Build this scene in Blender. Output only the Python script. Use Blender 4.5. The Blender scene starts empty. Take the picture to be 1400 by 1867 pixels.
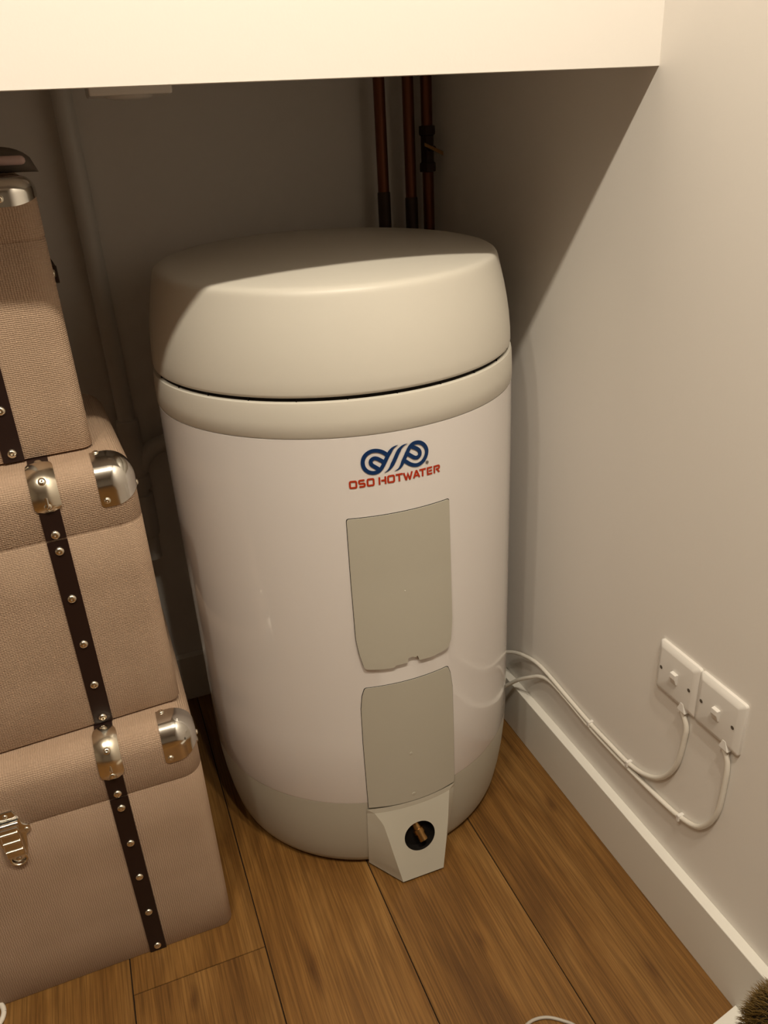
import bpy, bmesh, math, random
from mathutils import Vector, Matrix
random.seed(7)
PI = math.pi
S = bpy.context.scene
COL = S.collection

# ------------------------------------------------------------------ camera
cam_d = bpy.data.cameras.new('camera')
cam = bpy.data.objects.new('camera', cam_d)
COL.objects.link(cam)
RR = ((0.93230401, -0.35815738, -0.05032417),      # right
      (-0.19950484, -0.39320994, -0.89754318),     # down
      (0.30167375, 0.84682302, -0.43804534))       # forward
M = Matrix(((RR[0][0], -RR[1][0], -RR[2][0], 0.0),
            (RR[0][1], -RR[1][1], -RR[2][1], 0.0),
            (RR[0][2], -RR[1][2], -RR[2][2], 1.204),
            (0, 0, 0, 1)))
cam.matrix_world = M
cam_d.sensor_fit = 'VERTICAL'
cam_d.sensor_height = 24.0
cam_d.lens = 1462.0 / 1867.0 * 24.0
cam_d.clip_start = 0.02
S.camera = cam

# ------------------------------------------------------------------ light and exposure
w = bpy.data.worlds.new('world'); S.world = w
w.use_nodes = True
w.node_tree.nodes['Background'].inputs[0].default_value = (0.02, 0.017, 0.012, 1)
w.node_tree.nodes['Background'].inputs[1].default_value = 0.3
LAMP_Y, LAMP_Z = 0.030, 2.413
LAMPS = ((0.41, 1.12), (0.215, 1.0), (-0.32, 0.62), (-0.60, 0.66))     # downlights of the spot bar: x, share
LAMP_COL = (1.0, 0.885, 0.70)
LAMP_W = 11.0
S.view_settings.view_transform = 'Standard'
S.view_settings.look = 'None'
S.view_settings.exposure = 0.0
S.view_settings.gamma = 1.0
S.view_settings.use_curve_mapping = False


# ------------------------------------------------------------------ helpers
def tag(o, label=None, cat=None, group=None, kind=None):
    if label: o['label'] = label
    if cat: o['category'] = cat
    if group: o['group'] = group
    if kind: o['kind'] = kind
    return o


def empty(name, loc=(0, 0, 0), rz=0.0):
    o = bpy.data.objects.new(name, None)
    o.empty_display_size = 0.05
    o.location = loc; o.rotation_euler = (0, 0, rz)
    COL.objects.link(o)
    return o


class MB:
    def __init__(self):
        self.v = []; self.f = []

    def add(self, vs, fs):
        n = len(self.v)
        self.v += [tuple(p) for p in vs]
        self.f += [tuple(i + n for i in f) for f in fs]

    def box(self, a, b):
        x0, y0, z0 = a; x1, y1, z1 = b
        self.add([(x0, y0, z0), (x1, y0, z0), (x1, y1, z0), (x0, y1, z0), (x0, y0, z1), (x1, y0, z1), (x1, y1, z1), (x0, y1, z1)],
                 [(0, 3, 2, 1), (4, 5, 6, 7), (0, 1, 5, 4), (1, 2, 6, 5), (2, 3, 7, 6), (3, 0, 4, 7)])

    def grid(self, rows, close_u=False, close_v=False, flip=False):
        """rows: list of equal-length point lists."""
        nr = len(rows); nc = len(rows[0])
        fs = []
        for i in range(nr if close_v else nr - 1):
            for j in range(nc if close_u else nc - 1):
                a = i * nc + j; b = i * nc + (j + 1) % nc
                c = ((i + 1) % nr) * nc + (j + 1) % nc; d = ((i + 1) % nr) * nc + j
                fs.append((a, d, c, b) if flip else (a, b, c, d))
        self.add([p for r in rows for p in r], fs)

    def lathe(self, prof, cx=0, cy=0, n=96, cap0=False, cap1=False, axis=None):
        rows = []
        for r, z in prof:
            rows.append([(cx + r * math.cos(2 * PI * k / n), cy + r * math.sin(2 * PI * k / n), z) for k in range(n)])
        base = len(self.v)
        self.grid(rows, close_u=True)
        if cap0: self.f.append(tuple(base + k for k in range(n - 1, -1, -1)))
        if cap1: self.f.append(tuple(base + (len(rows) - 1) * n + k for k in range(n)))

    def tube(self, pts, r, n=14, caps=True):
        pts = [Vector(p) for p in pts]
        rows = []
        up = None
        for i, p in enumerate(pts):
            t = (pts[min(i + 1, len(pts) - 1)] - pts[max(i - 1, 0)]).normalized()
            if up is None:
                up = t.orthogonal().normalized()
            up = (up - t * up.dot(t)).normalized()
            b = t.cross(up)
            rr = r[i] if isinstance(r, (list, tuple)) else r
            rows.append([p + rr * (math.cos(2 * PI * k / n) * up + math.sin(2 * PI * k / n) * b) for k in range(n)])
        base = len(self.v)
        self.grid(rows, close_u=True)
        if caps:
            self.f.append(tuple(base + k for k in range(n - 1, -1, -1)))
            self.f.append(tuple(base + (len(rows) - 1) * n + k for k in range(n)))

    def xform(self, m):
        self.v = [tuple(m @ Vector(p)) for p in self.v]
        return self

    def build(self, name, mat, parent=None, smooth=True, angle=40, bevel=None, loc=None):
        me = bpy.data.meshes.new(name)
        me.from_pydata(self.v, [], self.f)
        bm = bmesh.new(); bm.from_mesh(me)
        bmesh.ops.recalc_face_normals(bm, faces=bm.faces)
        bm.to_mesh(me); bm.free()
        if smooth:
            for p in me.polygons: p.use_smooth = True
            try: me.set_sharp_from_angle(angle=math.radians(angle))
            except Exception: pass
        o = bpy.data.objects.new(name, me)
        me.materials.append(mat)
        COL.objects.link(o)
        if parent is not None: o.parent = parent
        if loc: o.location = loc
        if bevel:
            b = o.modifiers.new('bevel', 'BEVEL'); b.width = bevel; b.segments = 3; b.limit_method = 'ANGLE'
            b.angle_limit = math.radians(35)
        return o


def smooth_path(pts, n=8):
    """Catmull-Rom through pts."""
    P = [Vector(p) for p in pts]
    P = [2 * P[0] - P[1]] + P + [2 * P[-1] - P[-2]]
    out = []
    for i in range(1, len(P) - 2):
        for k in range(n):
            t = k / n
            a, b, c, d = P[i - 1], P[i], P[i + 1], P[i + 2]
            out.append(0.5 * ((2 * b) + (c - a) * t + (2 * a - 5 * b + 4 * c - d) * t * t + (3 * b - a - 3 * c + d) * t ** 3))
    out.append(P[-2])
    return out


def mat(name, col, rough=0.5, metal=0.0, spec=0.5, emit=None, estr=0.0, coat=0.0):
    m = bpy.data.materials.new(name); m.use_nodes = True
    b = m.node_tree.nodes['Principled BSDF']
    b.inputs['Base Color'].default_value = (*col, 1)
    b.inputs['Roughness'].default_value = rough
    b.inputs['Metallic'].default_value = metal
    b.inputs['Specular IOR Level'].default_value = spec
    b.inputs['Coat Weight'].default_value = coat
    if emit:
        b.inputs['Emission Color'].default_value = (*emit, 1); b.inputs['Emission Strength'].default_value = estr
    return m


def nodes(m):
    return m.node_tree.nodes, m.node_tree.links, m.node_tree.nodes['Principled BSDF']


def add_bump(m, scale, strength, dist=0.001, detail=3.0, vec_scale=(1, 1, 1)):
    N, L, b = nodes(m)
    tc = N.new('ShaderNodeTexCoord'); mp = N.new('ShaderNodeMapping'); mp.inputs['Scale'].default_value = vec_scale
    nz = N.new('ShaderNodeTexNoise'); nz.inputs['Scale'].default_value = scale; nz.inputs['Detail'].default_value = detail
    bp = N.new('ShaderNodeBump'); bp.inputs['Strength'].default_value = strength; bp.inputs['Distance'].default_value = dist
    L.new(tc.outputs['Object'], mp.inputs[0]); L.new(mp.outputs[0], nz.inputs['Vector'])
    L.new(nz.outputs['Fac'], bp.inputs['Height']); L.new(bp.outputs[0], b.inputs['Normal'])
    return m


# ------------------------------------------------------------------ materials
M_WALL = add_bump(mat('wall paint', (0.85, 0.815, 0.775), 0.6, spec=0.3), 260, 0.12, 0.0006)
M_FAR = mat('unseen walls darkened for less fill', (0.60, 0.55, 0.48), 0.7, spec=0.2)  # unseen walls given a darker tone to cut the fill light
M_SKIRT = mat('satin trim paint', (0.80, 0.775, 0.72), 0.38)
M_CREAM = add_bump(mat('cream grained plastic', (0.66, 0.63, 0.565), 0.42), 900, 0.12, 0.0003)
M_PANEL = add_bump(mat('beige matt plastic', (0.50, 0.475, 0.405), 0.5), 900, 0.12, 0.0003)
M_WHITE = mat('gloss white enamel', (0.78, 0.745, 0.735), 0.10, coat=0.3)
M_DARK = mat('dark gap', (0.010, 0.008, 0.007), 0.8, spec=0.1)
M_HOUS = mat('cream housing plastic', (0.56, 0.535, 0.46), 0.42)
M_BLUE = mat('navy print', (0.006, 0.032, 0.12), 0.45, spec=0.2)
M_RED = mat('red print', (0.44, 0.036, 0.008), 0.45, spec=0.2)
M_GREY = mat('grey print', (0.16, 0.15, 0.14), 0.4)
M_BRASS = mat('brass', (0.42, 0.24, 0.09), 0.32, 1.0)
M_CHROME = mat('chrome', (0.74, 0.72, 0.68), 0.13, 1.0)
M_NICKEL = mat('polished nickel', (0.80, 0.74, 0.62), 0.2, 1.0)
M_LEATHER = add_bump(mat('dark brown leather', (0.017, 0.0068, 0.005), 0.45, spec=0.35), 400, 0.2, 0.0004)
M_PVC = mat('white switch plastic', (0.80, 0.77, 0.735), 0.25)
M_FLEX = mat('white flex', (0.80, 0.76, 0.69), 0.35)
M_WASTE = mat('white waste pipe plastic', (0.70, 0.68, 0.65), 0.45)
M_COPPER = add_bump(mat('tarnished copper', (0.17, 0.062, 0.034), 0.42, 0.8), 60, 0.1)
M_SLEEVE = mat('dark pipe fitting', (0.055, 0.034, 0.026), 0.5, 0.5)

M_LINEN = mat('beige linen', (0.49, 0.335, 0.23), 0.78, spec=0.25)
N, L, b = nodes(M_LINEN)
tc = N.new('ShaderNodeTexCoord')
w1 = N.new('ShaderNodeTexWave'); w1.wave_type = 'BANDS'; w1.bands_direction = 'X'
w1.inputs['Scale'].default_value = 100; w1.inputs['Distortion'].default_value = 3.5; w1.inputs['Detail'].default_value = 2; w1.inputs['Detail Scale'].default_value = 1.5
w2 = N.new('ShaderNodeTexWave'); w2.wave_type = 'BANDS'; w2.bands_direction = 'Z'
w2.inputs['Scale'].default_value = 130; w2.inputs['Distortion'].default_value = 3.0; w2.inputs['Detail'].default_value = 2; w2.inputs['Detail Scale'].default_value = 1.5
ad = N.new('ShaderNodeMath'); ad.operation = 'ADD'
nz = N.new('ShaderNodeTexNoise'); nz.inputs['Scale'].default_value = 14; nz.inputs['Detail'].default_value = 5
bp = N.new('ShaderNodeBump'); bp.inputs['Strength'].default_value = 0.6; bp.inputs['Distance'].default_value = 0.0010
cr = N.new('ShaderNodeValToRGB')
cr.color_ramp.elements[0].position = 0.3; cr.color_ramp.elements[0].color = (0.415, 0.292, 0.207, 1)
cr.color_ramp.elements[1].position = 0.7; cr.color_ramp.elements[1].color = (0.465, 0.332, 0.239, 1)
L.new(tc.outputs['Object'], w1.inputs[0]); L.new(tc.outputs['Object'], w2.inputs[0]); L.new(tc.outputs['Object'], nz.inputs[0])
L.new(w1.outputs['Fac'], ad.inputs[0]); L.new(w2.outputs['Fac'], ad.inputs[1]); L.new(ad.outputs[0], bp.inputs['Height'])
L.new(nz.outputs['Fac'], cr.inputs[0]); L.new(cr.outputs[0], b.inputs['Base Color']); L.new(bp.outputs[0], b.inputs['Normal'])

# oak laminate: grain runs along y, each plank shifted by its own random value
M_WOOD = mat('oak plank', (0.3, 0.15, 0.06), 0.42, spec=0.4)
N, L, b = nodes(M_WOOD)
tc = N.new('ShaderNodeTexCoord'); at = N.new('ShaderNodeAttribute'); at.attribute_name = 'pid'
sx = N.new('ShaderNodeVectorMath'); sx.operation = 'ADD'
cmb = N.new('ShaderNodeCombineXYZ')
mu = N.new('ShaderNodeMath'); mu.operation = 'MULTIPLY'; mu.inputs[1].default_value = 37.0
L.new(at.outputs['Fac'], mu.inputs[0])
L.new(mu.outputs[0], cmb.inputs[0]); L.new(mu.outputs[0], cmb.inputs[1]); L.new(mu.outputs[0], cmb.inputs[2])
L.new(tc.outputs['Object'], sx.inputs[0]); L.new(cmb.outputs[0], sx.inputs[1])
# long soft figure
mp = N.new('ShaderNodeMapping'); mp.inputs['Scale'].default_value = (4.6, 1.2, 1.0)
n1 = N.new('ShaderNodeTexNoise'); n1.inputs['Scale'].default_value = 2.2; n1.inputs['Detail'].default_value = 6; n1.inputs['Distortion'].default_value = 1.3
L.new(sx.outputs[0], mp.inputs[0]); L.new(mp.outputs[0], n1.inputs['Vector'])
# fine pores
mp2 = N.new('ShaderNodeMapping'); mp2.inputs['Scale'].default_value = (420.0, 9.0, 1.0)
n2 = N.new('ShaderNodeTexNoise'); n2.inputs['Scale'].default_value = 1.0; n2.inputs['Detail'].default_value = 4
L.new(sx.outputs[0], mp2.inputs[0]); L.new(mp2.outputs[0], n2.inputs['Vector'])
r1 = N.new('ShaderNodeValToRGB')
e = r1.color_ramp.elements
e[0].position = 0.30; e[0].color = (0.130, 0.059, 0.0140, 1)
e[1].position = 0.68; e[1].color = (0.245, 0.126, 0.0360, 1)
k = e.new(0.48); k.color = (0.188, 0.089, 0.0215, 1)
r2 = N.new('ShaderNodeValToRGB')
r2.color_ramp.elements[0].position = 0.34; r2.color_ramp.elements[0].color = (0.60, 0.57, 0.52, 1)
r2.color_ramp.elements[1].position = 0.66; r2.color_ramp.elements[1].color = (1.32, 1.32, 1.34, 1)
mx = N.new('ShaderNodeMix'); mx.data_type = 'RGBA'; mx.blend_type = 'MULTIPLY'; mx.inputs['Factor'].default_value = 0.75
L.new(n1.outputs['Fac'], r1.inputs[0]); L.new(n2.outputs['Fac'], r2.inputs[0])
L.new(r1.outputs[0], mx.inputs[6]); L.new(r2.outputs[0], mx.inputs[7])
# cathedral figure
mp4 = N.new('ShaderNodeMapping'); mp4.inputs['Scale'].default_value = (5.0, 0.55, 1.0)
wv = N.new('ShaderNodeTexWave'); wv.wave_type = 'BANDS'; wv.bands_direction = 'X'
wv.inputs['Scale'].default_value = 1.6; wv.inputs['Distortion'].default_value = 9.0; wv.inputs['Detail'].default_value = 3; wv.inputs['Detail Scale'].default_value = 0.9
L.new(sx.outputs[0], mp4.inputs[0]); L.new(mp4.outputs[0], wv.inputs['Vector'])
r4 = N.new('ShaderNodeValToRGB')
r4.color_ramp.elements[0].position = 0.0; r4.color_ramp.elements[0].color = (0.80, 0.77, 0.73, 1)
r4.color_ramp.elements[1].position = 0.55; r4.color_ramp.elements[1].color = (1.06, 1.06, 1.06, 1)
L.new(wv.outputs['Fac'], r4.inputs[0])
mx3 = N.new('ShaderNodeMix'); mx3.data_type = 'RGBA'; mx3.blend_type = 'MULTIPLY'; mx3.inputs['Factor'].default_value = 0.55
L.new(mx.outputs[2], mx3.inputs[6]); L.new(r4.outputs[0], mx3.inputs[7])
# tone of each plank
tn = N.new('ShaderNodeMapRange'); tn.inputs['To Min'].default_value = 0.93; tn.inputs['To Max'].default_value = 1.07
L.new(at.outputs['Fac'], tn.inputs['Value'])
mx4 = N.new('ShaderNodeMix'); mx4.data_type = 'RGBA'; mx4.blend_type = 'MULTIPLY'; mx4.inputs['Factor'].default_value = 1.0
L.new(mx3.outputs[2], mx4.inputs[6]); L.new(tn.outputs[0], mx4.inputs[7])
# knots
prev = mx4.outputs[2]
for kx, ky, kw, kl in ((0.135, 0.835, .013, .060), (0.62, 0.62, .012, .045), (0.40, 0.77, .008, .030), (-0.05, 0.86, .009, .030), (0.655, 0.98, .010, .035)):
    m1 = N.new('ShaderNodeMapping'); m1.vector_type = 'POINT'
    m1.inputs['Location'].default_value = (-kx / kw, -ky / kl, 0); m1.inputs['Scale'].default_value = (1 / kw, 1 / kl, 0)
    nn = N.new('ShaderNodeTexNoise'); nn.inputs['Scale'].default_value = 22; nn.inputs['Detail'].default_value = 3
    sc = N.new('ShaderNodeVectorMath'); sc.operation = 'SCALE'; sc.inputs['Scale'].default_value = 1.1
    av = N.new('ShaderNodeVectorMath'); av.operation = 'ADD'
    ln = N.new('ShaderNodeVectorMath'); ln.operation = 'DISTANCE'
    ln.inputs[1].default_value = (0.55, 0.55, 0.55)
    L.new(tc.outputs['Object'], m1.inputs[0]); L.new(tc.outputs['Object'], nn.inputs['Vector'])
    L.new(nn.outputs['Color'], sc.inputs[0]); L.new(m1.outputs[0], av.inputs[0]); L.new(sc.outputs[0], av.inputs[1])
    L.new(av.outputs[0], ln.inputs[0])
    rk = N.new('ShaderNodeValToRGB')
    rk.color_ramp.elements[0].position = 0.0; rk.color_ramp.elements[0].color = (0.50, 0.44, 0.42, 1)
    rk.color_ramp.elements[1].position = 1.0; rk.color_ramp.elements[1].color = (1, 1, 1, 1)
    L.new(ln.outputs['Value'], rk.inputs[0])
    mk = N.new('ShaderNodeMix'); mk.data_type = 'RGBA'; mk.blend_type = 'MULTIPLY'; mk.inputs['Factor'].default_value = 1.0
    L.new(prev, mk.inputs[6]); L.new(rk.outputs[0], mk.inputs[7]); prev = mk.outputs[2]
L.new(prev, b.inputs['Base Color'])
bp = N.new('ShaderNodeBump'); bp.inputs['Strength'].default_value = 0.25; bp.inputs['Distance'].default_value = 0.0006
L.new(n2.outputs['Fac'], bp.inputs['Height']); L.new(bp.outputs[0], b.inputs['Normal'])

# ------------------------------------------------------------------ the room
XW = 0.711        # right wall
YB = 1.612        # back wall of the recess
XL = -3.20        # left wall
YF = -4.20        # wall behind the viewer
ZC = 2.52         # ceiling
YP = 0.915        # face of the dropped front panel
ZP = 1.247        # its lower edge
ZA = 1.335        # ceiling inside the recess


def struct(name, mb, m, **k):
    o = mb.build(name, m, **k); o['kind'] = 'structure'
    return o


# floor: planks with open joints on a dark bed
PW = 0.2106
fl = MB(); pid = []
joint = {-1: 0.902, 0: 1.70, 1: 1.60, 2: 1.575}
for c in range(-16, 4):
    x0 = 0.0731 + c * PW; x1 = x0 + PW
    if x0 > XW - 0.001: continue
    x1 = min(x1, XW + 0.02)
    off = joint.get(c, (c * 0.437) % 1.285 + 2.3)
    while off > YF: off -= 1.285
    y = off
    while y < YB + 0.02:
        ya, yb = max(y, YF - 0.02), min(y + 1.285, YB + 0.02)
        g = 0.0007; h = 0.0012
        n = len(fl.f)
        a = (x0 + g, ya + g * 0.7, 0); bb = (x1 - g, yb - g * 0.7, 0)
        vs = [(a[0], a[1], -h), (bb[0], a[1], -h), (bb[0], bb[1], -h), (a[0], bb[1], -h),
              (a[0] + .0006, a[1] + .0006, 0), (bb[0] - .0006, a[1] + .0006, 0), (bb[0] - .0006, bb[1] - .0006, 0), (a[0] + .0006, bb[1] - .0006, 0)]
        fl.add(vs, [(4, 5, 6, 7), (0, 1, 5, 4), (1, 2, 6, 5), (2, 3, 7, 6), (3, 0, 4, 7)])
        pid += [random.random()] * 5
        y += 1.285
nb = len(fl.f)
fl.add([(XL - .02, YF - .02, -.0014), (XW + .02, YF - .02, -.0014), (XW + .02, YB + .02, -.0014), (XL - .02, YB + .02, -.0014)], [(0, 1, 2, 3)])
pid.append(0)
fo = struct('floor', fl, M_WOOD, smooth=False)
fo.data.materials.append(M_DARK)
fo.data.polygons[nb].material_index = 1
att = fo.data.attributes.new('pid', 'FLOAT', 'FACE')
for i, v in enumerate(pid): att.data[i].value = v


def slab(name, a, b, m=M_WALL, bevel=None):
    mb = MB(); mb.box(a, b)
    return struct(name, mb, m, smooth=False, bevel=bevel)


slab('wall_right', (XW, YF - .1, -.02), (XW + .1, YB + .1, ZC + .1))
slab('wall_back', (XL - .1, YB, -.02), (XW, YB + .1, ZC + .1))
slab('wall_left', (XL - .1, YF - .1, -.02), (XL, YB, ZC + .1), M_FAR)
slab('wall_front', (XL, YF - .1, -.02), (XW, YF, ZC + .1), M_FAR)
slab('wall_bulkhead', (XL, YP, ZP), (XW, YP + .016, ZC))
slab('ceiling', (XL, YF, ZC), (XW, YP, ZC + .1))
slab('ceiling_recess', (XL, YP + .016, ZA), (XW, YB, ZA + .05))['kind'] = 'structure'
slab('baseboard_right', (XW - .018, YF, 0), (XW, YB, .1175), M_SKIRT, bevel=0.0015)
slab('baseboard_back', (XL, YB - .018, 0), (XW - .018, YB, .1175), M_SKIRT, bevel=0.0015)

# ------------------------------------------------------------------ ceiling lamp (in the room, above the viewer)
lp = empty('ceiling_lamp', (0, LAMP_Y, ZC))
tag(lp, 'white ceiling bar with four downlights above the viewer, outside the picture', 'lamp')
r_ = MB(); r_.box((LAMPS[-1][0] - .08, -.05, -.03), (LAMPS[0][0] + .08, .05, 0))
r_.build('lamp_base', M_PVC, lp, smooth=False, bevel=.004)
M_BULB = mat('warm lens', (1, .9, .7), .3, emit=LAMP_COL, estr=60.0)
for bx, share in LAMPS:
    g_ = MB(); g_.lathe([(.036, -.03), (.044, -.03), (.044, LAMP_Z - ZC - .001), (.0365, LAMP_Z - ZC - .001)], n=40)
    g_.v = [(x + bx, y, z) for x, y, z in g_.v]
    sh = g_.build('spot_housing', M_PVC, lp)
    g_ = MB(); g_.lathe([(.0001, LAMP_Z - ZC + .004), (.0365, LAMP_Z - ZC + .004)], n=40)
    g_.v = [(x + bx, y, z) for x, y, z in g_.v]
    g_.build('lens', M_BULB, sh)
    ld = bpy.data.lights.new('downlight', 'AREA'); ld.shape = 'DISK'; ld.size = 0.070
    ld.energy = LAMP_W * share; ld.color = LAMP_COL
    lo = bpy.data.objects.new('downlight', ld); COL.objects.link(lo); lo.location = (bx, LAMP_Y, LAMP_Z)

# ------------------------------------------------------------------ hot water cylinder
CX, CY = 0.370, 1.240
tank = empty('hot_water_cylinder', (CX, CY, 0))
tag(tank, 'tall round white and cream hot water cylinder standing on the wood floor under the bulkhead', 'water heater')
R0 = 0.288


def prof(mb, p, **k):
    mb.lathe(p, 0, 0, 160, **k); return mb


prof(MB(), [(.02, 0.0), (.255, 0.0), (.257, .008), (.257, .03)], cap0=True).build('foot', M_DARK, tank)
prof(MB(), [(.24, .007), (.262, .0075), (.2665, .011), (.2705, .022), (.277, .055), (.2825, .095), (.286, .135), (.2872, .1685), (.28, .169)]).build('base_ring', M_PANEL, tank)
prof(MB(), [(.28, .1688), (.2872, .1692), (.288, .172), (.2885, .30), (.2885, .70), (.2875, .8265), (.28, .827)]).build('body', M_WHITE, tank)
prof(MB(), [(.28, .8272), (.2868, .8274), (.2880, .829), (.2878, .85), (.2868, .871), (.2856, .8763), (.2815, .8775), (.27, .8775)]).build('collar_band', M_CREAM, tank)
gap = prof(MB(), [(.2790, .870), (.2790, .892)])
for k in range(26):
    a = -PI / 2 + (k - 13) * 2 * PI / 26
    ca, sa = math.cos(a), math.sin(a)
    vs = []
    for rr, tt, zz in ((.279, -1, .876), (.2815, -1, .876), (.2815, 1, .876), (.279, 1, .876), (.279, -1, .886), (.2815, -1, .886), (.2815, 1, .886), (.279, 1, .886)):
        vs.append((rr * ca - tt * .0006 * sa, rr * sa + tt * .0006 * ca, zz))
    gap.add(vs, [(0, 3, 2, 1), (4, 5, 6, 7), (0, 1, 5, 4), (1, 2, 6, 5), (2, 3, 7, 6), (3, 0, 4, 7)])
gap.build('vent_gap', M_DARK, tank)
CAP = [(.275, .8832), (.2822, .8830), (.2838, .8840), (.2846, .888), (.2840, .905), (.2817, .930), (.2782, .953), (.2738, .976), (.2692, .996), (.2656, 1.0105),
       (.2642, 1.0160), (.2628, 1.0198), (.2606, 1.0230), (.2572, 1.0250), (.253, 1.0262), (.246, 1.0273), (.236, 1.0288), (.20, 1.0330), (.15, 1.0372), (.10, 1.0400), (.05, 1.0415), (.0005, 1.042)]
cm = prof(MB(), CAP)
cm.v = [(x, y, z + .0065 * (y / .26) * max(0.0, min(1.0, (z - .90) / .12))) for x, y, z in cm.v]   # the lid's top leans slightly forward
cm.build('cap', M_CREAM, tank, angle=80)


def cyl_pt(s, z, r):
    a = s / R0
    return (r * math.sin(a), -r * math.cos(a), z)


def inside(poly, x, y):
    c = False; n = len(poly)
    for i in range(n):
        x1, y1 = poly[i]; x2, y2 = poly[(i + 1) % n]
        if (y1 > y) != (y2 > y) and x < (x2 - x1) * (y - y1) / (y2 - y1) + x1: c = not c
    return c


def curved_plate(poly, r_in, r_out_fn, ds=0.006):
    """Plate whose outline lies on the cylinder; rows along z, edges taken from the outline."""
    zs = [p[1] for p in poly]; z0, z1 = min(zs), max(zs)
    # top edge and bottom edge are functions of s: columns
    ss = [p[0] for p in poly]; s0, s1 = min(ss), max(ss)
    ncol = 181; nrow = 40
    rows = []
    cols = []
    for i in range(ncol):
        t = i / (ncol - 1)
        s = s0 + (s1 - s0) * (.55 * t + .45 * (0.5 - 0.5 * math.cos(PI * t)))
        s = min(max(s, s0 + 1e-5), s1 - 1e-5)
        hits = []
        n = len(poly)
        for k in range(n):
            a, b2 = poly[k], poly[(k + 1) % n]
            if (a[0] > s) != (b2[0] > s):
                hits.append(a[1] + (b2[1] - a[1]) * (s - a[0]) / (b2[0] - a[0]))
        cols.append((s, min(hits), max(hits)))
    outer = []; 
    for j in range(nrow + 1):
        u = j / nrow
        outer.append([cyl_pt(s, a + (b2 - a) * u, r_out_fn(a + (b2 - a) * u)) for s, a, b2 in cols])
    mb = MB(); mb.grid(outer)
    # skirt
    nc = ncol; nr = nrow + 1
    loop = [(0, j) for j in range(nc)] + [(i, nc - 1) for i in range(1, nr)] + [(nr - 1, j) for j in range(nc - 2, -1, -1)] + [(i, 0) for i in range(nr - 2, 0, -1)]
    top = [outer[i][j] for i, j in loop]
    def scale(p, r):
        q = math.hypot(p[0], p[1]); return (p[0] * r / q, p[1] * r / q, p[2])
    bot = [scale(p, r_in) for p in top]
    mb.grid([top, bot], close_u=True)
    return mb


def rounded(poly, rad, idx=None, n=5):
    out = []; m_ = len(poly)
    for i, p in enumerate(poly):
        r = rad[i] if isinstance(rad, (list, tuple)) else rad
        if r <= 0: out.append(p); continue
        a = Vector(poly[i - 1]); b2 = Vector(p); c = Vector(poly[(i + 1) % m_])
        u = (a - b2).normalized() * r; v = (c - b2).normalized() * r
        for k in range(n + 1):
            t = k / n
            q = (1 - t) ** 2 * (b2 + u) + 2 * t * (1 - t) * b2 + t * t * (b2 + v)
            out.append((q.x, q.y))
    return out


P1 = [(-.0840, .7063), (-.0845, .605), (-.0840, .505), (-.0805, .478), (-.0740, .4495), (-.044, .4455), (-.028, .4450), (-.0275, .4480), (-.0075, .4485), (-.0062, .4560),
      (.0010, .4575), (.0060, .4545), (.0095, .4565), (.0120, .4470), (.034, .4455), (.064, .4490), (.0705, .4650), (.0740, .500), (.0745, .605), (.0735, .7063)]
P1r = rounded(P1, [.004, 0, 0, 0, .006, 0, 0, 0, 0, 0, 0, 0, 0, 0, 0, .006, 0, 0, 0, .004])


def grow(poly, d):
    cx = sum(p[0] for p in poly) / len(poly); cy = sum(p[1] for p in poly) / len(poly)
    x0 = min(p[0] for p in poly); x1 = max(p[0] for p in poly); y0 = min(p[1] for p in poly); y1 = max(p[1] for p in poly)
    mxx, myy = (x0 + x1) / 2, (y0 + y1) / 2
    kx = 1 + 2 * d / (x1 - x0); ky = 1 + 2 * d / (y1 - y0)
    return [(mxx + (p[0] - mxx) * kx, myy + (p[1] - myy) * ky) for p in poly]


up = curved_plate(P1r, .2875, lambda z: .2902 + .0030 * max(0, min(1, (.60 - z) / .14)))
upp = up.build('upper_panel', M_PANEL, tank, angle=15)
nib = MB(); nib.lathe([(.0, .0018), (.0008, .0014), (.0011, 0)], n=12)
nib.xform(Matrix.Translation(Vector(cyl_pt(-.0058, .577, .2900))) @ Matrix.Rotation(PI / 2, 4, 'X')).build('moulding_nib', M_CREAM, upp)
P2 = [(-.0765, .4110), (-.0815, .3955), (-.0845, .370), (-.0855, .300), (-.0850, .1600), (-.040, .1575), (-.010, .1570), (.040, .1572), (.0750, .1590), (.0755, .275), (.0745, .365), (.0705, .3955), (.0655, .4110)]
P2r = rounded(P2, [.004, 0, 0, 0, .001, 0, 0, 0, .001, 0, 0, 0, .004])
lw = curved_plate(P2r, .2875, lambda z: .2896)
lwp = lw.build('lower_panel', M_PANEL, tank, angle=30)
curved_plate(grow(P1r, .0009), .286, lambda z: .28885).build('panel_shadow_gap', M_DARK, tank)  # dark backings stand in for the shade in the gaps round both panels
curved_plate(grow(P2r, .0009), .286, lambda z: .28880).build('panel_shadow_gap', M_DARK, tank)
for sz, zz, rr in ((-.0075, .2620, .0028), (-.0060, .1720, .0032)):
    d_ = MB(); d_.lathe([(rr * .6, .0006), (rr, .0004), (rr * 1.15, -.001)], n=20, cap0=True)
    d_.xform(Matrix.Translation(Vector(cyl_pt(sz, zz, .2896))) @ Matrix.Rotation(PI / 2, 4, 'X')).build('screw_dimple', M_PANEL, lwp)


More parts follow.
